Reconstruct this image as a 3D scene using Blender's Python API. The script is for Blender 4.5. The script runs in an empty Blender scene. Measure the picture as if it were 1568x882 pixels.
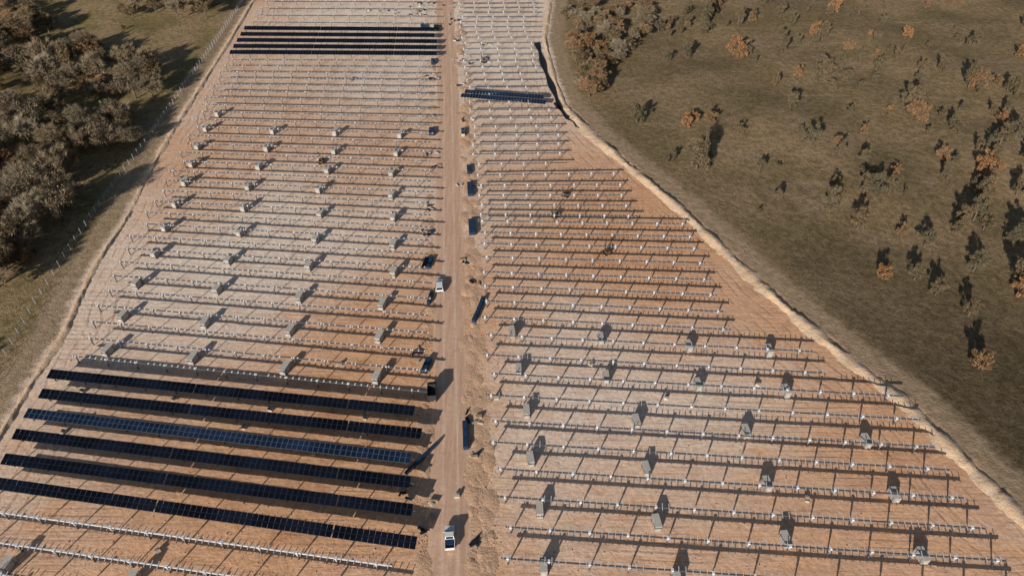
import bpy, math, random
import numpy as np
from mathutils import Vector, Matrix

random.seed(7)
rng = np.random.default_rng(7)
scene = bpy.context.scene

# ------------------------------------------------------------------ survey
CAM_H = 120.0; PITCH = math.radians(41.4); FPX = 1045.0
def ray(u, v):
    x = (u-784)/FPX; y = -(v-441)/FPX
    c, s = math.cos(PITCH), math.sin(PITCH)
    return (x, c + y*s, -s + y*c)
def G(u, v, z=0.0):
    d = ray(u, v)
    t = (CAM_H - z)/(-d[2])
    return (d[0]*t, d[1]*t)

# ------------------------------------------------------------------ world / sun / camera
SUN_EL = math.radians(19.5); SH_AZ = math.radians(27.0)   # shadows run 27 deg right of +Y
sdir = Vector((-math.sin(SH_AZ)*math.cos(SUN_EL), -math.cos(SH_AZ)*math.cos(SUN_EL), math.sin(SUN_EL)))
world = bpy.data.worlds.new("World"); scene.world = world; world.use_nodes = True
nt = world.node_tree; bg = nt.nodes["Background"]
sky = nt.nodes.new("ShaderNodeTexSky"); sky.sky_type = 'NISHITA'; sky.sun_disc = False
sky.sun_elevation = SUN_EL
sky.sun_rotation = math.atan2(sdir.x, sdir.y)
nt.links.new(sky.outputs[0], bg.inputs[0]); bg.inputs[1].default_value = 0.06
sl = bpy.data.lights.new("sun", 'SUN'); sl.energy = 5.0; sl.angle = math.radians(0.5); sl.color = (1.0, 0.94, 0.84)
so = bpy.data.objects.new("sun", sl); scene.collection.objects.link(so)
so.rotation_euler = sdir.to_track_quat('Z', 'Y').to_euler()
cam = bpy.data.cameras.new("camera"); co = bpy.data.objects.new("camera", cam); scene.collection.objects.link(co)
co.location = (0, 0, CAM_H); co.rotation_euler = (math.pi/2 - PITCH, 0, 0)
cam.sensor_width = 36; cam.lens = 36*FPX/1568; cam.clip_end = 8000; cam.clip_start = 1
scene.camera = co
scene.view_settings.view_transform = 'Standard'; scene.view_settings.look = 'None'
scene.view_settings.exposure = 0

# ------------------------------------------------------------------ node helpers
class NT:
    def __init__(s, name):
        s.mat = bpy.data.materials.new(name); s.mat.use_nodes = True
        s.t = s.mat.node_tree; s.b = s.t.nodes["Principled BSDF"]
        s.pos = None
    def n(s, typ, **kw):
        nd = s.t.nodes.new(typ)
        for k, v in kw.items(): setattr(nd, k, v)
        return nd
    def put(s, sock, v):
        if isinstance(v, bpy.types.NodeSocket): s.t.links.new(v, sock)
        else: sock.default_value = v
    def P(s):
        if s.pos is None: s.pos = s.n("ShaderNodeNewGeometry").outputs["Position"]
        return s.pos
    def mapping(s, rot=0, scale=(1,1,1), src=None):
        m = s.n("ShaderNodeMapping"); s.put(m.inputs[0], src or s.P())
        m.inputs["Rotation"].default_value = (0,0,rot); m.inputs["Scale"].default_value = scale
        return m.outputs[0]
    def noise(s, scale, detail=4, rough=0.55, vec=None, dist=0):
        m = s.n("ShaderNodeTexNoise"); s.put(m.inputs["Vector"], vec or s.P())
        m.inputs["Scale"].default_value = scale; m.inputs["Detail"].default_value = detail
        m.inputs["Roughness"].default_value = rough; m.inputs["Distortion"].default_value = dist
        return m.outputs["Fac"]
    def math(s, op, a, b=0.0, c=0.0):
        m = s.n("ShaderNodeMath", operation=op)
        s.put(m.inputs[0], a); s.put(m.inputs[1], b); s.put(m.inputs[2], c)
        return m.outputs[0]
    def ramp(s, x, a, b, lo=0.0, hi=1.0):
        m = s.n("ShaderNodeMapRange"); m.interpolation_type = 'SMOOTHSTEP'
        s.put(m.inputs[0], x)
        for i, v in enumerate((a, b, lo, hi)): m.inputs[i+1].default_value = v
        return m.outputs[0]
    def mix(s, f, a, b, mode='MIX'):
        m = s.n("ShaderNodeMix", data_type='RGBA', blend_type=mode)
        s.put(m.inputs[0], f)
        s.put(m.inputs[6], a if isinstance(a, bpy.types.NodeSocket) else (*a, 1))
        s.put(m.inputs[7], b if isinstance(b, bpy.types.NodeSocket) else (*b, 1))
        return m.outputs[2]
    def attr(s, name):
        m = s.n("ShaderNodeAttribute", attribute_name=name); return m.outputs["Fac"]
    def comb(s, f):
        m = s.n("ShaderNodeCombineColor")
        for i in range(3): s.put(m.inputs[i], f)
        return m.outputs[0]
    def bump(s, h, dist, strength=1.0):
        m = s.n("ShaderNodeBump"); m.inputs["Strength"].default_value = strength
        m.inputs["Distance"].default_value = dist; s.put(m.inputs["Height"], h)
        s.put(s.b.inputs["Normal"], m.outputs[0])
    def finish(s, col, rough=0.9, spec=0.2, metal=0.0):
        s.put(s.b.inputs["Base Color"], col if isinstance(col, bpy.types.NodeSocket) else (*col, 1))
        s.put(s.b.inputs["Roughness"], rough); s.b.inputs["Specular IOR Level"].default_value = spec
        s.b.inputs["Metallic"].default_value = metal
        return s.mat

ORANGE = (0.76, 0.435, 0.255); PALE = (0.90, 0.73, 0.60); RED = (0.58, 0.28, 0.145)
def sand_nodes(N, pale):
    rowv = N.mapping(math.radians(6), (0.03, 0.30, 0.5))
    streak = N.noise(1.0, 5, 0.62, rowv, 0.8)
    big = N.noise(0.022, 3, 0.5)
    mid = N.noise(0.14, 6, 0.62, None, 0.6)
    fine = N.noise(1.1, 5, 0.7)
    f = N.math('ADD', N.math('MULTIPLY', big, 0.9), N.math('MULTIPLY', mid, 1.1))
    f = N.math('ADD', f, N.math('MULTIPLY', streak, 0.8))
    f = N.math('ADD', f, pale)
    f = N.ramp(f, 1.08, 1.95)
    col = N.mix(f, ORANGE, PALE)
    r = N.ramp(N.math('ADD', N.math('MULTIPLY', mid, 0.7), N.math('MULTIPLY', streak, 0.35)), 0.49, 0.66)
    r = N.math('MULTIPLY', r, N.math('SUBTRACT', 0.85, N.math('MULTIPLY', f, 0.5)))
    col = N.mix(r, col, RED)
    dk = N.ramp(fine, 0.25, 0.75, 0.76, 1.12)
    col = N.mix(1.0, col, N.comb(dk), 'MULTIPLY')
    # broken machine ruts, patchy
    wv = N.n("ShaderNodeTexWave", wave_type='BANDS', bands_direction='Y')
    N.put(wv.inputs["Vector"], N.mapping(math.radians(7), (0.2, 1, 1)))
    wv.inputs["Scale"].default_value = 0.21; wv.inputs["Distortion"].default_value = 10; wv.inputs["Detail"].default_value = 4
    wv.inputs["Detail Scale"].default_value = 0.3
    rut = N.ramp(wv.outputs["Fac"], 0.0, 0.3)
    patch = N.ramp(N.noise(0.05, 3, 0.6), 0.45, 0.65)
    inv = N.math('MULTIPLY', N.math('SUBTRACT', 1.0, rut), patch)
    col = N.mix(N.math('MULTIPLY', inv, 0.30), col, (0.40, 0.22, 0.13))
    h = N.math('ADD', N.math('MULTIPLY', fine, 0.26), N.math('MULTIPLY', mid, 0.6))
    h = N.math('ADD', h, N.math('MULTIPLY', streak, 0.3))
    h = N.math('SUBTRACT', h, N.math('MULTIPLY', inv, 0.06))
    return col, h

# ------------------------------------------------------------------ site outline
left_edge_px = [(430,-110),(392,-5),(352,62),(303,140),(262,205),(222,275),(196,332),(150,400),(122,455),(98,512),(58,572),(0,668),(-80,790),(-260,1020)]
right_edge_px = [(850,-110),(843,0),(834,60),(848,120),(866,165),(898,200),(950,245),(1040,320),(1130,405),(1200,470),(1290,545),(1380,612),(1440,672),(1505,735),(1572,800),(1700,925),(1800,1020)]
LE = np.array([G(*p) for p in left_edge_px]); RE = np.array([G(*p) for p in right_edge_px])
def seg_dist(P, L):
    d = np.full(len(P), 1e9)
    for a, b in zip(L[:-1], L[1:]):
        ab = b-a; t = np.clip(((P-a)@ab)/(ab@ab), 0, 1)
        d = np.minimum(d, np.linalg.norm(P-(a+t[:,None]*ab), axis=1))
    return d
def edge_x(L, y):
    o = np.argsort(L[:,1]); return np.interp(y, L[o,1], L[o,0])
def sdist(P):
    P = np.atleast_2d(P); dl = seg_dist(P, LE); dr = seg_dist(P, RE)
    lx = edge_x(LE, P[:,1]); rx = edge_x(RE, P[:,1])
    inside = (P[:,0] > lx) & (P[:,0] < rx)
    return np.where(inside, np.minimum(dl, dr), -np.minimum(dl, dr)), (P[:,0] > 0.5*(lx+rx))
def sm(x): x = np.clip(x, 0, 1); return x*x*(3-2*x)
def terr(P):
    P = np.atleast_2d(np.asarray(P, float)); sd, right = sdist(P)
    o = np.maximum(0, -sd-11)
    x, y = P[:,0], P[:,1]
    und = (np.sin(x*0.045+1.3)*np.cos(y*0.038+0.4)*1.0 + np.sin(x*0.11+y*0.07)*0.35 + np.sin(y*0.13-x*0.05+2)*0.25)
    z = sm(o/35)*und
    z = z - np.where(right, 0.085*np.minimum(o, 120)*sm((230-y)/120), 0)
    z = z + np.where(~right, -0.03*np.minimum(o, 100), 0)
    return z
def hit(u, v):
    z = 0.0
    for _ in range(10):
        p = G(u, v, z); z = 0.5*z+0.5*float(terr([p])[0])
    return Vector((p[0], p[1], float(terr([p])[0])))

# ------------------------------------------------------------------ ground
xi = np.arange(-255, 300, 1.6); yi = np.arange(30, 470, 1.6)
ext = np.cumsum(5*1.45**np.arange(1, 16))
xs = np.concatenate([xi[0]-ext[::-1], xi, xi[-1]+ext]); ys = np.concatenate([yi[0]-ext[::-1], yi, yi[-1]+ext])
X, Y = np.meshgrid(xs, ys); P = np.stack([X.ravel(), Y.ravel()], 1)
sd, right = sdist(P); Z = terr(P)
nx, ny = len(xs), len(ys)
idx = np.arange(nx*ny).reshape(ny, nx)
F = np.stack([idx[:-1,:-1], idx[:-1,1:], idx[1:,1:], idx[1:,:-1]], -1).reshape(-1, 4)
me = bpy.data.meshes.new("ground")
me.vertices.add(len(P)); me.vertices.foreach_set("co", np.column_stack([P, Z]).ravel().astype(np.float32))
me.loops.add(F.size); me.loops.foreach_set("vertex_index", F.ravel().astype(np.int32))
me.polygons.add(len(F)); me.polygons.foreach_set("loop_start", np.arange(0, F.size, 4, dtype=np.int32))
me.update(calc_edges=True); me.polygons.foreach_set("use_smooth", np.ones(len(F), bool))
pale = np.zeros(len(P))
for (u, v, r, a) in [(430,300,55,0.38),(330,420,35,0.32),(520,110,45,0.05),(770,120,40,0.35),(780,30,40,0.4),(560,15,28,0.6),(900,520,16,0.3),(1100,640,18,0.3),(840,640,14,0.3),(500,640,25,-0.35),(560,500,18,-0.35),(1250,470,25,-0.2),(1000,300,30,-0.3),(200,800,30,-0.1),(620,200,20,-0.35),(1400,720,16,-.25),(900,420,22,-.2),(350,240,22,-.4),(300,330,14,-.3),(540,300,14,-.3)]:
    c = np.array(G(u, v)); pale += a*np.exp(-((P-c)**2).sum(1)/(2*r*r))
tone = np.where(right, 1.0, 0.0)
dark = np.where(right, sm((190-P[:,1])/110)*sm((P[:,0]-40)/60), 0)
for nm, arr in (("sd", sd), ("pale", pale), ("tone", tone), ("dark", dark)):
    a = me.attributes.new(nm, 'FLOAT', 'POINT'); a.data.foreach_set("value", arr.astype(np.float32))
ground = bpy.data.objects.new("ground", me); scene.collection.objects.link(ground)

N = NT("ground_soil_and_grass")
sdn = N.attr("sd"); sandc, sandh = sand_nodes(N, N.attr("pale"))
# tyre tracks running parallel with the site edge
ph = N.math('ADD', N.math('MULTIPLY', sdn, 2.3), N.math('MULTIPLY', N.noise(0.05, 3, 0.5), 16.0))
tl_ = N.ramp(N.math('SINE', ph), 0.55, 0.95)
zone = N.math('MULTIPLY', N.ramp(sdn, 1.0, 3.0), N.ramp(sdn, 22.0, 12.0))
tl_ = N.math('MULTIPLY', N.math('MULTIPLY', tl_, zone), N.ramp(N.noise(0.09, 3, 0.6), 0.4, 0.6))
sandc = N.mix(N.math('MULTIPLY', tl_, 0.40), sandc, (0.38, 0.21, 0.12))
sandh = N.math('SUBTRACT', sandh, N.math('MULTIPLY', tl_, 0.10))
g1 = N.noise(0.035, 5, 0.6); g2 = N.noise(0.5, 5, 0.7); g3 = N.noise(1.7, 4, 0.8)
gr = N.mix(N.ramp(g1, 0.38, 0.62), (0.235, 0.170, 0.088), (0.325, 0.228, 0.13))
sv = N.noise(1.0, 4, 0.6, N.mapping(math.radians(-28), (0.012, 0.11, 1)), 0.5)
gr = N.mix(N.math('MULTIPLY', N.ramp(sv, 0.56, 0.66), 0.45), gr, (0.40, 0.30, 0.20))
gl = N.mix(N.ramp(g1, 0.40, 0.60), (0.25, 0.195, 0.085), (0.38, 0.265, 0.145))
gc = N.mix(N.attr("tone"), gl, gr)
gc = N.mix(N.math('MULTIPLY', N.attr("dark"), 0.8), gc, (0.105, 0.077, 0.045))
mot = N.ramp(g2, 0.35, 0.68, 1.15, 0.66); gc = N.mix(1.0, gc, N.comb(mot), 'MULTIPLY')
mot = N.ramp(g3, 0.3, 0.7, 0.62, 1.22); gc = N.mix(1.0, gc, N.comb(mot), 'MULTIPLY')
rag = N.math('MULTIPLY', N.math('SUBTRACT', N.noise(0.35, 4, 0.65), 0.5), 5.0)
sdr = N.math('ADD', sdn, rag)
# worn service track outside the fence/berm
trk = N.math('MULTIPLY', N.ramp(sdr, -10.5, -6.5), 0.8)
trc = N.mix(N.ramp(g2, 0.3, 0.7), (0.49, 0.35, 0.24), (0.32, 0.23, 0.14))
gc = N.mix(trk, gc, trc)
site = N.ramp(sdr, -3.2, -0.5)
col = N.mix(site, gc, sandc)
h = N.math('ADD', N.math('MULTIPLY', sandh, site), N.math('MULTIPLY', N.math('ADD', N.math('MULTIPLY', g2, 1.0), N.math('MULTIPLY', g3, 0.6)), N.math('SUBTRACT', 1.0, site)))
N.bump(h, 0.5, 0.9)
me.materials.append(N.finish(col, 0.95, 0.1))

# ------------------------------------------------------------------ plain materials
def simple(name, c, rough=0.6, metal=0.0, spec=0.4, var=0.15, scale=3.0, c2=None):
    N = NT(name); f = N.noise(scale, 4, 0.6)
    a = c; b = c2 or tuple(x*(1-var*2) for x in c)
    return N.finish(N.mix(N.ramp(f, 0.35, 0.65), a, b), rough, spec, metal)
M_GALV = simple("galvanised_steel", (0.50,0.52,0.57), 0.5, 0.2, 0.5)
M_TUBE = simple("weathered_steel_tube", (0.11,0.11,0.12), 0.55, 0.1)
M_WHITE = simple("white_bracket", (0.85,0.86,0.90), 0.45)
M_POST = simple("steel_post", (0.13,0.125,0.13), 0.6, 0.1)
M_FRAME = simple("panel_frame", (0.035,0.04,0.05), 0.4, 0.2)
M_FRAMEB = simple("panel_frame_silver", (0.16,0.18,0.21), 0.4, 0.2)
M_WOOD = simple("pallet_wood", (0.38,0.27,0.17), 0.8)
M_CARTON = simple("carton", (0.55,0.50,0.44), 0.8, var=0.1)
M_WRAP = simple("stretch_wrap_grey", (0.42,0.41,0.40), 0.5)
M_BLUE = simple("blue_stack", (0.022,0.05,0.11), 0.35)
M_BLACK = simple("black_liner", (0.012,0.013,0.018), 0.6)
M_RUB = simple("rubber", (0.02,0.02,0.02), 0.9)
M_PAINT = simple("white_paint", (0.80,0.80,0.80), 0.3, var=0.03)
M_DARKP = simple("dark_grey_paint", (0.05,0.05,0.055), 0.4)
M_YEL = simple("machine_paint", (0.16,0.10,0.05), 0.5)
M_GLASS = simple("window_glass", (0.012,0.018,0.025), 0.08, spec=0.8)
M_RED = simple("tail_light_red", (0.35,0.01,0.01), 0.3)
def mk_panel(name, a, b, sp):
    N = NT(name); f = N.noise(0.12, 3)
    c = N.mix(N.ramp(f,.35,.65), a, b)
    return N.finish(c, 0.25, sp)
M_PV = mk_panel("solar_glass", (0.002,0.003,0.007), (0.005,0.008,0.018), 0.17)
M_PVB = mk_panel("solar_glass_blue", (0.004,0.012,0.033), (0.010,0.022,0.055), 0.2)

# ------------------------------------------------------------------ mesh builder
class MB:
    def __init__(s): s.v=[]; s.f=[]; s.m=[]; s.mats=[]
    def mi(s, mat):
        if mat not in s.mats: s.mats.append(mat)
        return s.mats.index(mat)
    def box(s, c, size, mat, R=None, taper=1.0):
        hx,hy,hz = size[0]/2,size[1]/2,size[2]/2; b=len(s.v)
        for z in (-1,1):
            k = taper if z>0 else 1.0
            for x,y in ((-1,-1),(1,-1),(1,1),(-1,1)):
                p = Vector((x*hx*k,y*hy*k,z*hz))
                if R is not None: p = R@p
                s.v.append((p.x+c[0],p.y+c[1],p.z+c[2]))
        i=s.mi(mat)
        for q in ((0,3,2,1),(4,5,6,7),(0,1,5,4),(1,2,6,5),(2,3,7,6),(3,0,4,7)):
            s.f.append(tuple(b+k for k in q)); s.m.append(i)
    def face(s, pts, mat):
        b=len(s.v); s.v += [tuple(p) for p in pts]; s.f.append(tuple(range(b,b+len(pts)))); s.m.append(s.mi(mat))
    def cyl(s, p0, p1, r0, r1, mat, n=6, cap=True):
        p0=Vector(p0); p1=Vector(p1); d=(p1-p0).normalized()
        a = d.orthogonal().normalized(); bb=d.cross(a); b=len(s.v); i=s.mi(mat)
        for p,r in ((p0,r0),(p1,r1)):
            for k in range(n):
                t=2*math.pi*k/n; q=p+(a*math.cos(t)+bb*math.sin(t))*r; s.v.append(tuple(q))
        for k in range(n):
            s.f.append((b+k,b+(k+1)%n,b+n+(k+1)%n,b+n+k)); s.m.append(i)
        if cap:
            s.f.append(tuple(b+n+k for k in range(n))); s.m.append(i)
            s.f.append(tuple(b+n-1-k for k in range(n))); s.m.append(i)
    def mesh(s, name, smooth=False):
        me=bpy.data.meshes.new(name); me.from_pydata(s.v,[],s.f)
        for m in s.mats: me.materials.append(m)
        me.polygons.foreach_set("material_index", s.m)
        if smooth: me.polygons.foreach_set("use_smooth",[True]*len(s.f))
        me.update(); return me
    def obj(s, name, loc=(0,0,0), rz=0, smooth=False):
        return place(s.mesh(name, smooth), name, loc, rz)
def place(me, name, loc, rz=0, sc=1.0):
    o=bpy.data.objects.new(name,me); scene.collection.objects.link(o); o.location=loc; o.rotation_euler=(0,0,rz)
    o.scale = sc if isinstance(sc, tuple) else (sc,sc,sc); return o

# ------------------------------------------------------------------ rows
HT = 2.3
def row(p0, p1, kind, name, tilt=18, pan=(0,1), pv=None):
    pv = pv or M_PV; fr = M_FRAMEB if pv is M_PVB else M_FRAME
    p0=Vector(p0); p1=Vector(p1); d=p1-p0; L=d.length; d.normalize(); ang=math.atan2(d.y,d.x)
    mb=MB(); Rz=Matrix.Rotation(ang,3,'Z'); nrm=Vector((-d.y,d.x))
    Rt = Rz @ Matrix.Rotation(math.radians(tilt),3,'X')
    sp=7.3; off=random.uniform(0.5,1.5); n=int((L-off)/sp)+1
    for k in range(n):
        p=p0+d*(off+k*sp+random.uniform(-.15,.15)); h=HT+random.uniform(-0.04,0.04)
        mb.box((p.x,p.y,h/2),(0.18,0.24,h),M_POST,Rz)
        if kind=='left': mb.box((p.x,p.y,h+0.12),(0.30,0.36,0.26),M_WHITE,Rz)
        elif kind!='panel': 
            mb.box((p.x,p.y,h+0.12),(0.45,0.5,0.34),M_WHITE,Rz)
            mb.box((p.x,p.y,h-.55),(0.30,0.30,0.7),M_GALV,Rz)
    # torque tube in sections
    s=0.0; tz={'right':0.26,'left':0.24}.get(kind,0.2)
    while s<L-0.1:
        e=min(L,s+11.0); q=p0+d*((s+e)/2)
        mb.box((q.x,q.y,HT+random.uniform(-.03,.03)),(e-s-0.03,tz,tz),M_TUBE if kind!='white' else M_WHITE,Rz)
        s=e
    if kind=='left':
        s=0.6
        while s<L:
            if random.random()<0.90:
                q=p0+d*s; mb.box((q.x,q.y,HT+0.20),(0.30,random.uniform(0.35,0.65),0.12),M_WHITE,Rz)
            s+=1.45
    if kind in('right','white'):
        s=0.4
        while s<L:
            q=p0+d*s
            if random.random()<0.92: mb.box((q.x,q.y,HT+0.2),(0.13,1.35,0.08),M_GALV,Rt)
            s+=1.25
    if kind=='panel':
        s=pan[0]*L; c=0; w=1.13
        while s+w<pan[1]*L+0.01:
            q=p0+d*(s+w/2)
            ctr=Vector((q.x,q.y,HT+0.24+random.uniform(-.015,.015)))
            Rk=Rz@Matrix.Rotation(math.radians(tilt+random.uniform(-1,1)),3,'X')
            mb.box(ctr,(w-0.035,2.3,0.04),fr,Rk)
            for sy in (-0.56,0.56):
                cc=ctr+Rk@Vector((0,sy,0.024)); mb.box(cc,(w-0.12,1.06,0.012),pv,Rk)
            s+=w; c+=1
            if c%31==0: s+=0.2
    return mb.obj(name)

def lerp(a,b,t): return (a[0]+(b[0]-a[0])*t, a[1]+(b[1]-a[1])*t)
# lower-left panelled rows
prow=[((75,573),(637,630)),((62,603),(648,665)),((40,633),(634,703)),((22,665),(634,740)),((5,703),(636,782)),((-15,739),(638,832))]
tl=[16,19,14,19,18,20]
for (a,b),t in zip(prow,tl):
    row(G(*a,HT),G(*b,HT),'panel','solar_panel_row',t,pv=M_PVB if t==14 else M_PV)
# rows still without modules, bottom left
for a,b in (((-60,776),(600,866)),((-90,818),(600,916)),((-120,862),(600,968)),((-150,905),(600,1020))):
    row(G(*a,HT),G(*b,HT),'white','mounting_rack_row')
# open racks, left field
L0=G(108,545,HT); L1=G(346,92,HT); R0=G(655,600,HT); R1=G(664,94,HT)
nrow=int(round((R1[1]-R0[1])/6.15))
Lmid=[(108,545),(128,520),(150,470),(185,390),(225,318),(288,215),(318,150),(346,92)]
Lw=np.array([G(*p,HT) for p in Lmid])
for k in range(nrow+1):
    t=k/nrow
    ly=L0[1]+(L1[1]-L0[1])*t; lx=np.interp(ly,Lw[:,1],Lw[:,0])+random.uniform(-1.5,1.5)
    r=lerp(R0,R1,t)
    row((lx,ly),(r[0]+random.uniform(-.8,.8),r[1]),'left','mounting_rack_row')
# far panelled rows
for k in range(5):
    t=k/4; a=lerp((352,81),(374,44),t); b=lerp((672,83),(668,46),t)
    row(G(*a,HT),G(*b,HT),'panel','solar_panel_row',24)
for k in range(7):
    t=k/6; a=lerp((385,34),(425,-30),t); b=lerp((668,36),(668,-30),t)
    row(G(*a,HT),G(*b,HT),'left','mounting_rack_row')
# right field
rend=[(1550,900),(1530,850),(1500,802),(1470,757),(1448,715),(1427,681),(1405,640),(1380,605),(1258,570),(1243,538),(1120,505),(1110,478),(1100,453),(1090,430),(1082,405),(1072,383),(1062,365),(1053,346),(980,334),(970,318),(962,302),(956,286),(950,269)]
rr=[G(*p) for p in rend]
ypos=rr[-1][1]
bv=[263,250,200,170,160,120,60,0,-60]; bu=[880,870,862,855,838,828,824,828,832]
bw=np.array([G(u,v) for u,v in zip(bu,bv)])
while ypos<430:
    ypos+=6.3; rr.append((float(np.interp(ypos,bw[:,1],bw[:,0])),ypos))
lw=np.array([G(*p) for p in [(775,940),(768,858),(752,700),(742,520),(733,380),(727,265),(712,130),(700,0),(697,-60)]])
for i,(x,y) in enumerate(rr):
    sl_=np.interp(y,[120,165,192,260],[-4.2,-1.5,1.5,0.5])
    x-=1.2; y-=2.2
    lx=float(np.interp(y,lw[:,1],lw[:,0]))+random.uniform(-1,1)
    ly=y-(x-lx)*math.tan(math.radians(sl_))
    row((lx,ly),(x,y),'right','mounting_rack_row')
for (a,b) in (((706,147),(836,158)),((712,141),(834,150))):
    row(G(*a,HT),G(*b,HT),'panel','solar_panel_row',12,pv=M_PVB)

# ------------------------------------------------------------------ dirt road
N=NT("compacted_dirt_road")
a=N.attr("across"); sc_,sh_=sand_nodes(N, 0.05)
rv=N.mapping(math.radians(-4.6),(1.0,0.05,1)); st=N.noise(1.1,4,0.6,rv)
rc=N.mix(N.ramp(st,0.3,0.7),(0.60,0.37,0.25),(0.71,0.48,0.35))
c1=N.math('ABSOLUTE',N.math('SUBTRACT',N.math('ABSOLUTE',a),0.36))
wob=N.math('MULTIPLY',N.math('SUBTRACT',N.noise(0.12,3,0.5),0.5),0.2)
rc=N.mix(N.ramp(N.math('ADD',c1,wob),0.0,0.13,0.55,0.0),rc,(0.84,0.63,0.49))
rc=N.mix(N.ramp(N.noise(0.8,5,0.7),0.35,0.75,0,0.5),rc,(0.46,0.28,0.19))
e=N.math('ADD',N.math('ABSOLUTE',a),N.math('MULTIPLY',N.math('SUBTRACT',N.noise(0.7,4,0.6),0.5),0.35))
rc=N.mix(N.ramp(e,0.8,0.97),rc,sc_)
N.bump(N.math('ADD',N.math('MULTIPLY',st,0.6),N.math('MULTIPLY',N.noise(2,4,0.7),0.4)),0.2,0.6)
M_ROAD=N.finish(rc,0.95,0.1)
cl=[(690,1000,70),(690,930,68),(689,870,64),(690,700,56),(689,600,50),(688,500,44),(687,300,38),(686,150,31),(681,0,24),(676,-90,20)]
lp=np.array([G(c[0]-c[2]/2*1.08,c[1]) for c in cl]); rp=np.array([G(c[0]+c[2]/2*1.08,c[1]) for c in cl])
yy=np.arange(lp[0,1],lp[-1,1],1.2)
vs=[];fs=[];ac=[]
for i,y in enumerate(yy):
    lx=np.interp(y,lp[:,1],lp[:,0]); rx=np.interp(y,rp[:,1],rp[:,0])
    for k in range(9):
        t=k/8; vs.append((lx+(rx-lx)*t,y,0.03+0.05*(1-(2*t-1)**2))); ac.append(2*t-1)
    if i:
        b=(i-1)*9
        for k in range(8): fs.append((b+k,b+k+1,b+k+10,b+k+9))
me=bpy.data.meshes.new("dirt_road"); me.from_pydata(vs,[],fs)
at=me.attributes.new("across",'FLOAT','POINT'); at.data.foreach_set("value",ac); me.materials.append(M_ROAD)
place(me,"dirt_road",(0,0,0))

# ------------------------------------------------------------------ berms
N=NT("clay_berm"); f=N.noise(0.5,5,0.7)
cc=N.mix(N.ramp(f,0.3,0.7),(0.80,0.54,0.34),(0.66,0.53,0.40)); cc=N.mix(N.ramp(N.noise(3,4,0.7),0.3,0.8,0,0.5),cc,(0.46,0.29,0.19))
N.bump(N.noise(1.4,6,0.75),0.5,0.8); M_CLAY=N.finish(cc,0.95,0.1)
def berm(pts, wid, hgt, name):
    pts=[Vector((*p,0)) for p in pts]; out=[]
    for a,b in zip(pts[:-1],pts[1:]):
        n=max(1,int((b-a).length/0.8))
        for k in range(n): out.append(a.lerp(b,k/n))
    for _ in range(12): out=[out[0]]+[(out[i-1]+out[i]*2+out[i+1])/4 for i in range(1,len(out)-1)]+[out[-1]]
    vs=[];fs=[];K=11; jw=0; jh=0
    for i,p in enumerate(out):
        d=(out[min(i+1,len(out)-1)]-out[max(i-1,0)]).normalized(); nn=Vector((d.y,-d.x,0))
        jw=jw*.85+random.gauss(0,.12); jh=jh*.8+random.gauss(0,.15)
        w=wid*(1+jw); hh=hgt*max(.25,1+jh)
        for k in range(K):
            t=2*k/(K-1)-1; z=hh*(math.cos(t*math.pi)*0.5+0.5)**.8+random.uniform(-.1,.1)*hgt -0.06
            if abs(t)>0.99: z=-0.15
            q=p+nn*(t*w/2+random.uniform(-.2,.2)); vs.append((q.x,q.y,z))
        if i:
            b=(i-1)*K
            for k in range(K-1): fs.append((b+k,b+k+1,b+k+1+K,b+k+K))
    me=bpy.data.meshes.new(name); me.from_pydata(vs,[],fs); me.materials.append(M_CLAY)
    me.polygons.foreach_set("use_smooth",[True]*len(fs)); me.update(); place(me,name,(0,0,0))
berm([tuple(p) for p in RE[4:]],4.8,0.8,"earth_berm")
berm([tuple(p) for p in RE[1:5]],3.0,0.5,"earth_berm")
berm([tuple(p) for p in LE[1:]],2.4,0.4,"earth_berm")

# black drainage channel
def channel(px, w, name):
    pts=[Vector((*G(*p),0)) for p in px]; mb=MB(); out=[]
    for a,b in zip(pts[:-1],pts[1:]):
        for k in range(6): out.append(a.lerp(b,k/6))
    out.append(pts[-1]); prev=None
    for i,p in enumerate(out):
        d=(out[min(i+1,len(out)-1)]-out[max(i-1,0)]).normalized(); nn=Vector((d.y,-d.x,0))
        ww=w*(0.7+0.3*math.sin(i*0.8+1))
        cur=[p+nn*(t*ww)+Vector((0,0,z)) for t,z in ((-.7,-.05),(-.5,.35),(-.2,.12),(.2,.12),(.5,.4),(.7,-.05))]
        if prev:
            for k in range(5): mb.face([prev[k],prev[k+1],cur[k+1],cur[k]],M_BLACK)
        prev=cur
    mb.obj(name)
channel([(822,66),(828,85),(836,112),(848,140),(858,168)],2.2,"lined_drainage_channel")
channel([(852,158),(866,178),(878,186),(890,197)],2.0,"lined_drainage_channel")

# ------------------------------------------------------------------ wire fence (left)
fl=np.array([G(*p) for p in [(378,-5),(338,55),(285,130),(235,205),(185,270),(140,335),(100,395),(55,465),(0,560),(-60,660)]])
mb=MB(); Lf=[Vector((*p,0)) for p in fl]; prev=None
for a,b in zip(Lf[:-1],Lf[1:]):
    n=max(1,int((b-a).length/3.2))
    for k in range(n):
        p=a.lerp(b,k/n); p.z=float(terr([(p.x,p.y)])[0])
        mb.box((p.x,p.y,p.z+0.95),(0.12,0.12,2.1),M_GALV)
        if prev is not None:
            for hgt in (0.3,0.8,1.3,1.85):
                mb.cyl(prev+Vector((0,0,hgt)),p+Vector((0,0,hgt)),0.02,0.02,M_GALV,3,False)
        prev=p.copy()
mb.obj("wire_fence")

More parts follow.
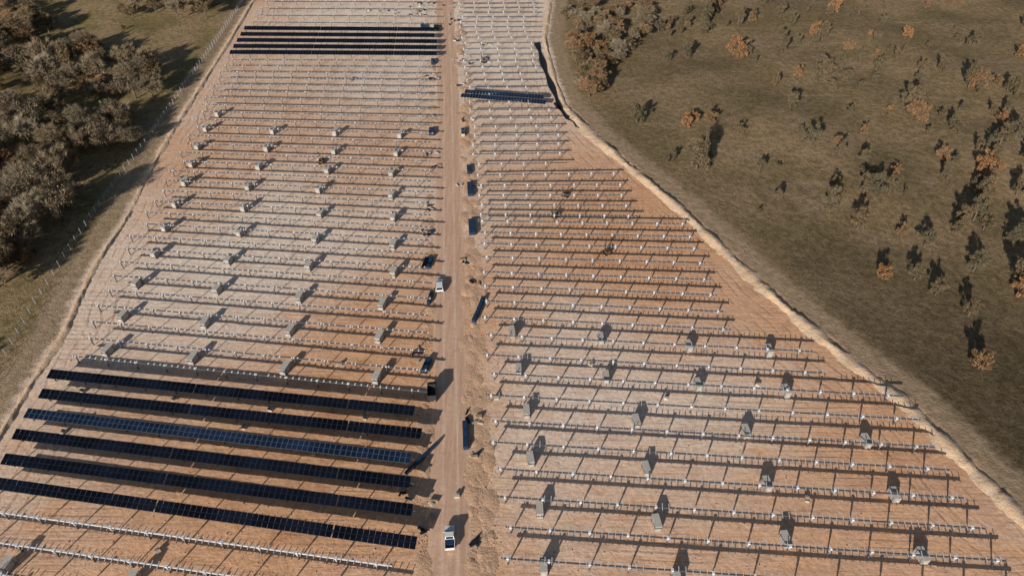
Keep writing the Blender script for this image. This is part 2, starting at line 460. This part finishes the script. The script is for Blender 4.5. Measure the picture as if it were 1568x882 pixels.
# ------------------------------------------------------------------ pallets of boxed modules
def pallet_mesh():
    mb=MB()
    for y in (-1.0,0,1.0): mb.box((0,y,0.06),(1.15,0.12,0.10),M_WOOD)
    for x in (-.5,-.25,0,.25,.5): mb.box((x,0,0.13),(0.12,2.3,0.03),M_WOOD)
    mb.box((0,0,0.95),(1.12,2.22,1.58),M_WRAP)
    mb.box((0,0,1.77),(1.18,2.28,0.06),M_CARTON)
    for y in (-.7,.7):
        mb.box((0,y,0.96),(1.15,0.06,1.62),M_BLACK)
    mb.box((0,-1.125,0.9),(0.5,0.02,0.6),M_CARTON)
    return mb.mesh("panel_pallet")
PM=pallet_mesh()
rd=math.radians(4.6)
cols=[(336,178),(318,200),(305,228),(296,255),(285,283),(272,316),(256,352),(240,392),(212,438),(191,488),(168,540),
(420,204),(410,231),(398,259),(382,290),(376,322),(370,360),(352,402),(335,447),(316,498),(298,552),
(515,207),(513,235),(503,265),(490,294),(492,331),(485,370),(475,411),(460,460),(446,510),(438,568),
(614,210),(608,238),(601,269),(601,303),(603,337),(603,379),(604,421),(586,470),(582,520),(578,582),
(784,513),(919,523),(1053,535),(1175,542),(794,571),(927,582),(1067,594),(1201,604),(806,634),(973,650),(1140,665),(1323,680),
(812,708),(988,722),(1172,745),(1366,762),(826,785),(1004,805),(1200,830),(1408,855),(832,872),(1035,892),(14,870),(205,893)]
for (u,v) in cols:
    x,y=G(u,v); rot = rd+random.uniform(-.08,.08) + (-0.25 if u<650 else 0)
    k=1.25 if u<650 else 1.1
    place(PM,"panel_pallet",(x,y,0),rot,(k,k*1.1,random.uniform(1.05,1.2)))

# blue/dark stacks by the road
def stack(u,v,w,l,h,rot,mat,name="module_stack",layers=4):
    mb=MB(); x,y=G(u,v)
    nseg=max(1,int(l/2.3))
    for s in range(nseg):
        yc=(s-(nseg-1)/2)*2.35
        for q in (-.9,0,.9): mb.box((0,yc+q,0.07),(w,0.1,0.13),M_WOOD)
        for k in range(layers):
            hh=h/layers
            mb.box((random.uniform(-.05,.05),yc+random.uniform(-.04,.04),0.15+hh*(k+.5)),(w,2.25,hh*0.86),mat)
        mb.box((0,yc,0.15+h+0.02),(w-0.15,2.1,0.03),M_PV if mat is M_BLACK else M_BLUE)
    mb.obj(name,(x,y,0),rot)
for a in [(713,668,1.1,8,0.9,rd,M_BLUE),(723,350,1.9,7,1.0,rd,M_BLUE),(720,292,1.7,7,1.0,rd,M_BLUE),(718,262,1.2,5,.9,rd,M_BLUE),
          (733,476,0.9,10,.9,rd-.33,M_BLUE),(659,458,0.8,6,.9,rd-.2,M_BLUE),(651,405,1.0,5,.8,rd-.25,M_BLACK),(658,405,1.0,5,.8,rd-.25,M_BLUE),
          (653,562,1.4,5,.9,rd-.3,M_BLUE),(661,204,1.8,5,1,rd,M_BLUE),(709,205,1.3,5,1,rd,M_CARTON),
          (663,97,1.5,5,1,rd,M_BLUE),(668,45,2,5,1.2,rd,M_BLACK),(648,44,2,5,1.2,rd+.1,M_BLUE),(646,704,0.5,10,1.0,rd-.75,M_BLUE)]:
    stack(*a)

# ------------------------------------------------------------------ clods, loose timber
mb=MB(); M_CLOD=simple("soil_clod",(0.60,0.38,0.25),0.95,var=0.2)
def rock(mb,x,y,k):
    R=Matrix.Rotation(random.uniform(0,6),3,'Z')@Matrix.Rotation(random.uniform(-.5,.5),3,'X')
    b=len(mb.v); i=mb.mi(M_CLOD)
    pts=[(1,0,0),(.4,.9,.1),(-.6,.7,-.1),(-1,-.1,.1),(-.3,-.9,0),(.7,-.7,-.1),(0.1,0.05,.65),(0,0,-.5)]
    for p in pts:
        q=R@Vector((p[0]*random.uniform(.7,1.3),p[1]*random.uniform(.7,1.3),p[2]))*k*.5
        mb.v.append((q.x+x,q.y+y,q.z+k*.1))
    for j in range(6):
        mb.f.append((b+j,b+(j+1)%6,b+6)); mb.m.append(i)
        mb.f.append((b+(j+1)%6,b+j,b+7)); mb.m.append(i)
for i in range(10000):
    r=random.random()
    v=random.uniform(60,900)
    if r<0.42: u=np.interp(v,[0,500,900],[702,726,738])+random.gauss(0,5+v*0.009)
    elif r<0.6: u=np.interp(v,[0,500,900],[664,655,650])+random.gauss(0,5)
    else: u=random.uniform(100,1500)
    x,y=G(u,v); s_,_=sdist([(x,y)])
    if s_[0]<1: continue
    if abs(u-689)<20+v*0.016: continue
    k=random.uniform(0.08,0.28)+max(0,random.gauss(0,.10))
    rock(mb,x,y,k)
mb.obj("soil_clods")
# low spoil mounds along the cable trench beside the road
N=NT("spoil_soil"); f=N.noise(0.9,5,0.7); cs=N.mix(N.ramp(f,.3,.7),(0.72,0.46,0.30),(0.58,0.37,0.24)); N.bump(N.noise(1.8,6,.75),.35,.8); M_SPOIL=N.finish(cs,.95,.1)
def mounds(path,w,n,name):
    vs=[];fs=[]
    for i in range(n):
        v=random.uniform(path[0][1],path[-1][1]); u=np.interp(v,[p[1] for p in path],[p[0] for p in path])
        x,y=G(u,v); x+=random.gauss(0,w); r=random.uniform(.7,2.2); hh=random.uniform(.06,.28); b=len(vs); K=12
        vs.append((x,y,hh))
        for ring,(f_,g_) in enumerate(((.35,.85),(.7,.4),(1,-.08))):
            for k in range(K):
                t=6.283*k/K; q=r*f_*random.uniform(.8,1.2); vs.append((x+q*math.cos(t),y+1.6*q*math.sin(t),hh*g_*random.uniform(.8,1.1)))
        for k in range(K): fs.append((b,b+1+k,b+1+(k+1)%K))
        for rg in range(2):
            for k in range(K): fs.append((b+1+rg*K+k,b+1+(rg+1)*K+k,b+1+(rg+1)*K+(k+1)%K,b+1+rg*K+(k+1)%K))
    me=bpy.data.meshes.new(name); me.from_pydata(vs,[],fs); me.materials.append(M_SPOIL); me.polygons.foreach_set("use_smooth",[True]*len(fs)); me.update(); place(me,name,(0,0,0))
mounds([(703,30),(718,250),(726,500),(738,890)],1.2,190,"trench_spoil")
mounds([(664,60),(660,300),(655,500),(650,890)],.5,60,"trench_spoil")
def debris(u,v,n,spread):
    mb=MB(); x,y=G(u,v)
    for i in range(n):
        m=random.choice([M_WOOD,M_BLACK,M_BLACK,M_CARTON,M_BLUE,M_GALV])
        R=Matrix.Rotation(random.uniform(0,3.1),3,'Z')@Matrix.Rotation(random.uniform(-.15,.15),3,'X')
        mb.box((random.gauss(0,spread),random.gauss(0,spread),random.uniform(.15,.4)),(random.uniform(.2,.8),random.uniform(.6,2.0),random.uniform(.15,.6)),m,R)
    mb.obj("timber_and_crate_heap",(x,y,0))
for q in [(712,400,6,.8),(727,645,6,1.0),(725,700,3,.8),(728,830,3,.6),(655,355,6,1.2),(658,235,5,1.2),(662,180,5,1.2),(664,120,6,1.4),(700,60,8,2),(697,30,9,3),(712,92,8,3),(740,95,6,3),(750,68,5,2.5),
          (620,752,7,1.2),(648,780,4,1.),(640,812,4,.8),(636,545,5,1.1),(657,318,4,.8),(668,255,3,.7),(645,20,12,4),(660,8,12,4),(625,15,8,5),(580,14,6,4),(690,10,7,2),(716,285,4,1.5),(725,430,3,.9),(716,185,4,1.2),(705,130,4,1.2),(492,246,4,.8),(540,122,4,1.)]:
    debris(*q)
# small cartons in the aisles
mb=MB(); mb.box((0,0,.3),(1.0,.8,.6),M_CARTON); mb.box((0,0,.62),(1.04,.84,.05),M_CARTON); mb.box((.25,.1,.75),(.45,.5,.2),M_WOOD); CT=mb.mesh("carton_box")
for u,v in [(130,645),(98,663),(415,628),(268,612),(560,640),(243,845),(128,600),(480,695),(1235,765),(1160,590),(905,560),(700,760),(150,590),(375,655),(520,560),(760,610),(1020,610)]:
    x,y=G(u,v); place(CT,"carton_box",(x,y,0),random.uniform(0,3))

# ------------------------------------------------------------------ vehicles
def prof(mb, pts, w, mat, x0=0, tum=None):
    L=[];R=[]
    for (y,z) in pts:
        t=tum(z) if tum else 0
        L.append((-w/2+t+x0,y,z)); R.append((w/2-t+x0,y,z))
    mb.face(L[::-1] ,mat); mb.face(R,mat)
    n=len(pts)
    for i in range(n):
        j=(i+1)%n; mb.face([L[i],L[j],R[j],R[i]],mat)
def wheels(mb,w,ys,r):
    for y in ys:
        for s in(-1,1):
            mb.cyl((s*(w/2-.22),y,r),(s*(w/2+.02),y,r),r,r,M_RUB,14); mb.cyl((s*(w/2+.02),y,r),(s*(w/2+.04),y,r),r*.55,r*.5,M_GALV,10)
def car():
    mb=MB(); w=1.82
    prof(mb,[(-2.1,.35),(2.1,.35),(2.15,.65),(2.0,.85),(1.1,.98),(-2.0,1.02),(-2.15,.7)],w,M_PAINT,tum=lambda z:.03 if z>.8 else 0)
    prof(mb,[(1.15,.95),(.45,1.42),(-1.55,1.46),(-1.98,1.0)],w-.1,M_PAINT,tum=lambda z:.14 if z>1.2 else .02)
    mb.face([(-.74,1.13,1.0),(.74,1.13,1.0),(.64,.52,1.405),(-.64,.52,1.405)],M_GLASS)
    mb.face([(.72,-1.97,1.05),(-.72,-1.97,1.05),(-.62,-1.62,1.42),(.62,-1.62,1.42)],M_GLASS)
    for s in(-1,1):
        mb.face([(s*.868,.95,1.03),(s*.868,-1.7,1.05),(s*.745,-1.5,1.38),(s*.745,.45,1.36)],M_GLASS)
        mb.box((s*.98,.8,1.02),(.16,.1,.12),M_PAINT); mb.box((s*.75,-2.13,.8),(.2,.06,.16),M_RED); mb.box((s*.7,2.1,.72),(.3,.08,.12),M_GLASS)
    mb.box((0,-2.15,.45),(1.5,.08,.2),M_DARKP); mb.box((0,2.14,.48),(1.4,.06,.2),M_DARKP)
    wheels(mb,w,(1.3,-1.3),.33); return mb.mesh("white_car")
def pickup():
    mb=MB(); w=1.9
    prof(mb,[(-2.6,.5),(2.5,.5),(2.55,.85),(2.4,1.05),(1.2,1.12),(-.6,1.12),(-.6,.7),(-2.6,.7)],w,M_PAINT)
    prof(mb,[(1.25,1.1),(.6,1.72),(-.45,1.76),(-.62,1.1)],w-.08,M_PAINT,tum=lambda z:.14 if z>1.4 else .02)
    mb.face([(-.78,1.22,1.16),(.78,1.22,1.16),(.66,.66,1.68),(-.66,.66,1.68)],M_GLASS)
    mb.face([(.7,-.625,1.2),(-.7,-.625,1.2),(-.62,-.485,1.68),(.62,-.485,1.68)],M_GLASS)
    for s in(-1,1):
        mb.face([(s*.905,1.0,1.18),(s*.905,-.5,1.18),(s*.78,-.4,1.66),(s*.78,.55,1.64)],M_GLASS)
        mb.box((s*.9,-1.6,.92),(.1,2.0,.42),M_PAINT); mb.box((s*1.03,.95,1.2),(.18,.1,.16),M_PAINT); mb.box((s*.85,-2.63,.9),(.12,.05,.25),M_RED)
    mb.box((0,-2.57,.92),(1.7,.08,.42),M_PAINT); mb.box((0,-1.6,.73),(1.7,1.9,.03),M_DARKP)
    mb.box((0,2.57,.6),(1.7,.1,.22),M_DARKP); mb.box((0,-1.3,.95),(1.3,.9,.35),M_BLUE)
    wheels(mb,w,(1.6,-1.6),.38); return mb.mesh("white_pickup_truck")
def truck():
    mb=MB(); w=2.4
    mb.box((0,0,.75),(1.0,7.2,.25),M_DARKP)
    prof(mb,[(1.9,.6),(3.6,.6),(3.65,1.5),(3.3,2.5),(1.95,2.55)],w-.1,M_DARKP,tum=lambda z:.1 if z>2 else 0)
    mb.face([(-1.0,3.64,1.6),(1.0,3.64,1.6),(.92,3.34,2.4),(-.92,3.34,2.4)],M_GLASS)
    for s in(-1,1):
        mb.box((s*1.16,-1.0,1.85),(.08,5.2,1.7),M_DARKP); mb.box((s*1.3,3.2,1.9),(.2,.1,.4),M_RUB)
        for y in (-3,-2,-1,0,1): mb.box((s*1.215,y,1.85),(.04,.1,1.6),M_FRAMEB)
    mb.box((0,-3.56,1.8),(2.24,.08,1.6),M_DARKP); mb.box((0,1.56,1.95),(2.24,.08,1.9),M_DARKP); mb.box((0,-1,1.05),(2.24,5.0,.08),M_DARKP)
    mb.box((0,-1,1.4),(2.2,4.9,.6),M_BLACK,None,.8)
    wheels(mb,w,(2.7,-1.7,-2.8),.5); return mb.mesh("dump_truck")
x,y=G(689,826); place(pickup(),"white_pickup_truck",(x,y,.07),rd,(1.0,.92,1.1))
x,y=G(673,441); place(car(),"white_car",(x,y,.07),rd+.03,1.15)
x,y=G(662,606); place(truck(),"dump_truck",(x,y,.03),rd,(.8,.6,1))
def driver():
    mb=MB()
    for s in(-1,1):
        mb.box((s*.8,0,.35),(.4,2.6,.6),M_RUB); mb.cyl((s*.6,1.1,.35),(s*1.0,1.1,.35),.36,.36,M_RUB,10); mb.cyl((s*.6,-1.1,.35),(s*1.0,-1.1,.35),.36,.36,M_RUB,10)
    mb.box((0,-.3,1.0),(1.5,1.9,.8),M_YEL); mb.box((-.3,-.2,1.7),(.8,.9,.8),M_GLASS); mb.box((-.3,-.2,2.13),(.9,1.0,.06),M_YEL)
    mb.box((0,1.25,2.2),(.28,.28,4.2),M_YEL); mb.box((0,1.5,2.8),(.4,.3,1.0),M_DARKP); mb.box((0,.9,1.2),(.5,.6,.3),M_DARKP)
    return mb.mesh("pile_driver")
DM=driver()
for u,v,r in ((929,388,.4),(866,300,1.2),(850,332,2),(492,250,.3),(741,96,1)):
    x,y=G(u,v); place(DM,"pile_driver",(x,y,0),r,.8)

# ------------------------------------------------------------------ trees
def leafmat(name, a, b, c):
    N=NT(name); oi=N.n("ShaderNodeObjectInfo"); rnd=oi.outputs["Random"]
    f=N.noise(0.9,3,0.6); col=N.mix(N.ramp(rnd,0.15,0.95),a,b); col=N.mix(N.ramp(f,0.42,0.7),col,c)
    return N.finish(col,0.85,0.12)
M_BARK=simple("bark",(0.15,0.12,0.095),0.9)
M_LG=leafmat("bare_twigs",(0.30,0.255,0.185),(0.29,0.21,0.13),(0.16,0.13,0.09))
M_LB=leafmat("brown_oak_leaves",(0.34,0.195,0.10),(0.25,0.19,0.11),(0.14,0.10,0.06))
M_LO=leafmat("orange_brown_leaves",(0.42,0.205,0.09),(0.27,0.165,0.09),(0.18,0.10,0.05))
M_LS=leafmat("dry_thorn_twigs",(0.155,0.13,0.08),(0.19,0.135,0.08),(0.08,0.065,0.04))
def tree_mesh(seed, h, r, mat, mat2, nleaf, name, lowc=0.25, lsize=.34, nl=40):
    R=random.Random(seed); mb=MB()
    # crown clumps spread over an uneven dome
    zc=h*(.52+lowc*.3) if lowc>.1 else h*.42; lobes=[]
    ecc=[R.uniform(.8,1.15) for _ in range(8)]
    for i in range(nl):
        a=R.uniform(0,6.283); el=math.asin(R.uniform(-.55 if lowc>.15 else -.6,1.0)); q=R.uniform(.3,.86)
        er=ecc[int(a/6.284*8)]
        lobes.append((Vector((math.cos(a)*math.cos(el)*r*q*er,math.sin(a)*math.cos(el)*r*q*er,zc+math.sin(el)*(h-zc)*q*R.uniform(.85,1.15))),r*R.uniform(.12,.27)))
    # trunk with limbs reaching the clumps
    top=Vector((R.uniform(-.2,.2),R.uniform(-.2,.2),h*.42)); mb.cyl((0,0,-.2),top,h*.04,h*.025,M_BARK,7,False)
    hubs=[]
    for k in range(6):
        a=k*1.05+R.uniform(-.3,.3); q=top+Vector((math.cos(a)*r*.35,math.sin(a)*r*.35,h*R.uniform(.08,.22)))
        st=top*R.uniform(.6,1.0); mb.cyl(st,q,h*.02,h*.012,M_BARK,5,False); hubs.append(q)
    for c,rr_ in lobes:
        hb=min(hubs,key=lambda q:(q-c).length); mb.cyl(hb,c,h*.009,h*.003,M_BARK,3,False)
    for i in range(nleaf):
        c,rr_=R.choice(lobes)
        d=Vector((R.gauss(0,1),R.gauss(0,1),R.gauss(0,.8))).normalized()*rr_*(.3+.95*R.random())
        p=c+d
        if p.z<.12: p.z=.12+R.random()*.3
        n=Vector((R.gauss(0,1),R.gauss(0,1),R.gauss(0,1))).normalized(); a=n.orthogonal().normalized(); b=n.cross(a)
        sz=lsize*R.uniform(.5,1.25)
        m=mat if R.random()<.75 else mat2
        mb.face([p-a*sz*.5,p+b*sz*.3,p+a*sz*.5,p-b*sz*.3],m)
    for i in range(nleaf//3):
        c,rr_=R.choice(lobes); d=(c-Vector((0,0,h*.35))).normalized()+Vector((R.gauss(0,.4),R.gauss(0,.4),R.gauss(0,.4))); d.normalize()
        t=c+d*rr_*.5; b=d.orthogonal().normalized()*.05*r/4
        mb.face([t-b,t+b,t+d*R.uniform(.3,1.0)*r*.3],mat)
    return mb.mesh(name)
T_GREY=[tree_mesh(10+i,7.5,4.3,M_LG,M_LB,5600,"oak_tree",nl=60,lsize=.30) for i in range(4)]
T_BROWN=[tree_mesh(20+i,7.5,4.2,M_LB,M_LG,6400,"oak_tree",nl=60,lsize=.32) for i in range(3)]
B_GREY=[tree_mesh(30+i,4.6,2.1,M_LS,M_LS,3600,"thorn_bush",.0,.27,nl=30) for i in range(3)]
B_ORG=[tree_mesh(40+i,4.0,2.1,M_LO,M_LS,3400,"oak_shrub",.0,.27,nl=28) for i in range(3)]
def put(u,v,size,kind,hs=1.0):
    p=hit(u,v)
    ms={'g':T_GREY,'b':T_BROWN,'s':B_GREY,'o':B_ORG}[kind]
    base={'g':8.4,'b':8.4,'s':4.0,'o':4.0}[kind]
    k=size/base
    place(random.choice(ms),'oak_tree' if kind in 'gb' else ('thorn_bush' if kind=='s' else 'oak_shrub'),p,random.uniform(0,6.28),(k*random.uniform(.9,1.15),k*random.uniform(.9,1.15),hs*k*random.uniform(.85,1.2)))
def ppm(v):
    a=PITCH+math.atan((v-441)/FPX); return FPX/(CAM_H/math.sin(a)*math.cos(a-PITCH))
for u,v,s,k in [(1498,564,34,'o'),(1350,428,24,'o'),(1400,428,20,'s'),(1432,452,22,'s'),(1482,484,22,'s'),(1490,415,24,'s'),(1270,325,28,'s'),(1312,352,24,'s'),(1275,288,14,'s'),(1322,296,22,'s'),(1338,292,20,'s'),(1415,378,26,'s'),(1380,360,18,'o'),
 (1470,345,26,'s'),(1490,338,28,'s'),(1505,352,20,'s'),(1462,360,18,'s'),(1500,302,24,'s'),(1503,262,24,'o'),(1520,262,20,'o'),(1440,246,18,'o'),(1240,224,24,'s'),(1285,236,14,'s'),(1163,262,14,'s'),(1190,307,14,'s'),(1130,207,14,'s'),
 (1050,194,16,'o'),(1062,185,12,'o'),(1066,260,34,'s'),(975,188,22,'s'),(1085,187,18,'o'),(1210,166,18,'s'),(1185,133,12,'s'),(1250,124,24,'s'),(1262,120,20,'s'),(1290,124,14,'s'),(1345,112,20,'s'),(1390,168,28,'s'),(1405,186,26,'o'),(1396,178,20,'o'),(1455,197,16,'s'),
 (1530,222,20,'s'),(1480,130,22,'s'),(1495,136,24,'o'),(1440,108,16,'s'),(1560,440,36,'s'),(1562,452,30,'o'),(1560,372,30,'s'),(1555,300,22,'s'),(1555,212,24,'s'),(1340,70,14,'s'),(1122,86,22,'o'),(1134,88,20,'o'),(1130,38,18,'s'),(1195,66,14,'s'),(1245,60,18,'o'),(1258,62,18,'s'),(1275,18,18,'o'),(1315,22,18,'s'),(1080,32,16,'s'),(1050,88,16,'s'),(1022,92,12,'s'),(1385,60,14,'o'),(1410,108,14,'s'),(1525,130,12,'o'),(1085,245,10,'s'),(1030,245,10,'s'),(1020,250,10,'s'),(1190,260,8,'s'),(1225,205,9,'s'),(1320,265,10,'s'),(1385,300,8,'s'),(1545,370,14,'s'),(1420,205,9,'s'),(1160,330,7,'s')]:
    put(u,v,1.15*s/ppm(v),k,1.25)
for i in range(190):
    v=random.random()**1.6*330-25; u=random.uniform(1010,1640)
    if u<1000+v*0.9+60: continue
    put(u,v,random.uniform(1.8,5.0),random.choice('sssso'),1.25)
# copse at the top
for i in range(110):
    v=random.uniform(-40,150); lo=np.interp(v,[-40,60,100,150],[862,868,880,895]); hi=np.interp(v,[-40,40,80,110,150],[990,1000,985,930,910])
    u=random.uniform(lo,hi); put(u,v,random.uniform(5,9.5),random.choice('bbgos' if v>60 else 'bgg'),.8)
for i in range(24): 
    put(random.uniform(1000,1110),random.uniform(-10,60),random.uniform(3,5.5),random.choice('ssb'))
# left woodland
placed=[]
def wood(n,poly,sz,kinds,md):
    us=[p[0] for p in poly]; vs_=[p[1] for p in poly]; c=0; tries=0
    while c<n and tries<n*60:
        tries+=1; u=random.uniform(min(us),max(us)); v=random.uniform(min(vs_),max(vs_))
        ins=False; j=len(poly)-1
        for i in range(len(poly)):
            if (poly[i][1]>v)!=(poly[j][1]>v) and u<(poly[j][0]-poly[i][0])*(v-poly[i][1])/(poly[j][1]-poly[i][1])+poly[i][0]: ins=not ins
            j=i
        if not ins: continue
        x,y=G(u,v)
        if any((x-a)**2+(y-b)**2<md*md for a,b in placed): continue
        placed.append((x,y)); c+=1; put(u,v,random.uniform(*sz),random.choice(kinds))
wood(100,[(-120,40),(60,45),(100,130),(110,190),(115,300),(125,335),(70,350),(20,430),(-60,470),(-160,480)],(7.5,13.5),'gggb',5.6)
wood(24,[(100,75),(170,80),(255,120),(240,150),(170,155),(105,140)],(7,12),'ggb',5)
wood(14,[(130,190),(190,185),(210,225),(150,240),(110,220)],(6,10),'gg',4)
wood(26,[(-100,0),(60,5),(85,60),(-100,60)],(8,12),'gb',5.5)
wood(46,[(170,-50),(335,-50),(330,38),(185,36)],(7,12),'gbg',5)
wood(12,[(-60,330),(20,350),(40,405),(-60,440)],(6,9),'ob',4)
wood(50,[(-300,60),(-120,60),(-160,700),(-450,700)],(8,12),'gb',6.0)
for i in range(90):
    u=random.uniform(-60,330); v=random.uniform(-20,620)
    if u> 300-v*0.62: continue
    put(u,v,random.uniform(1.0,3.0),random.choice('sso'))
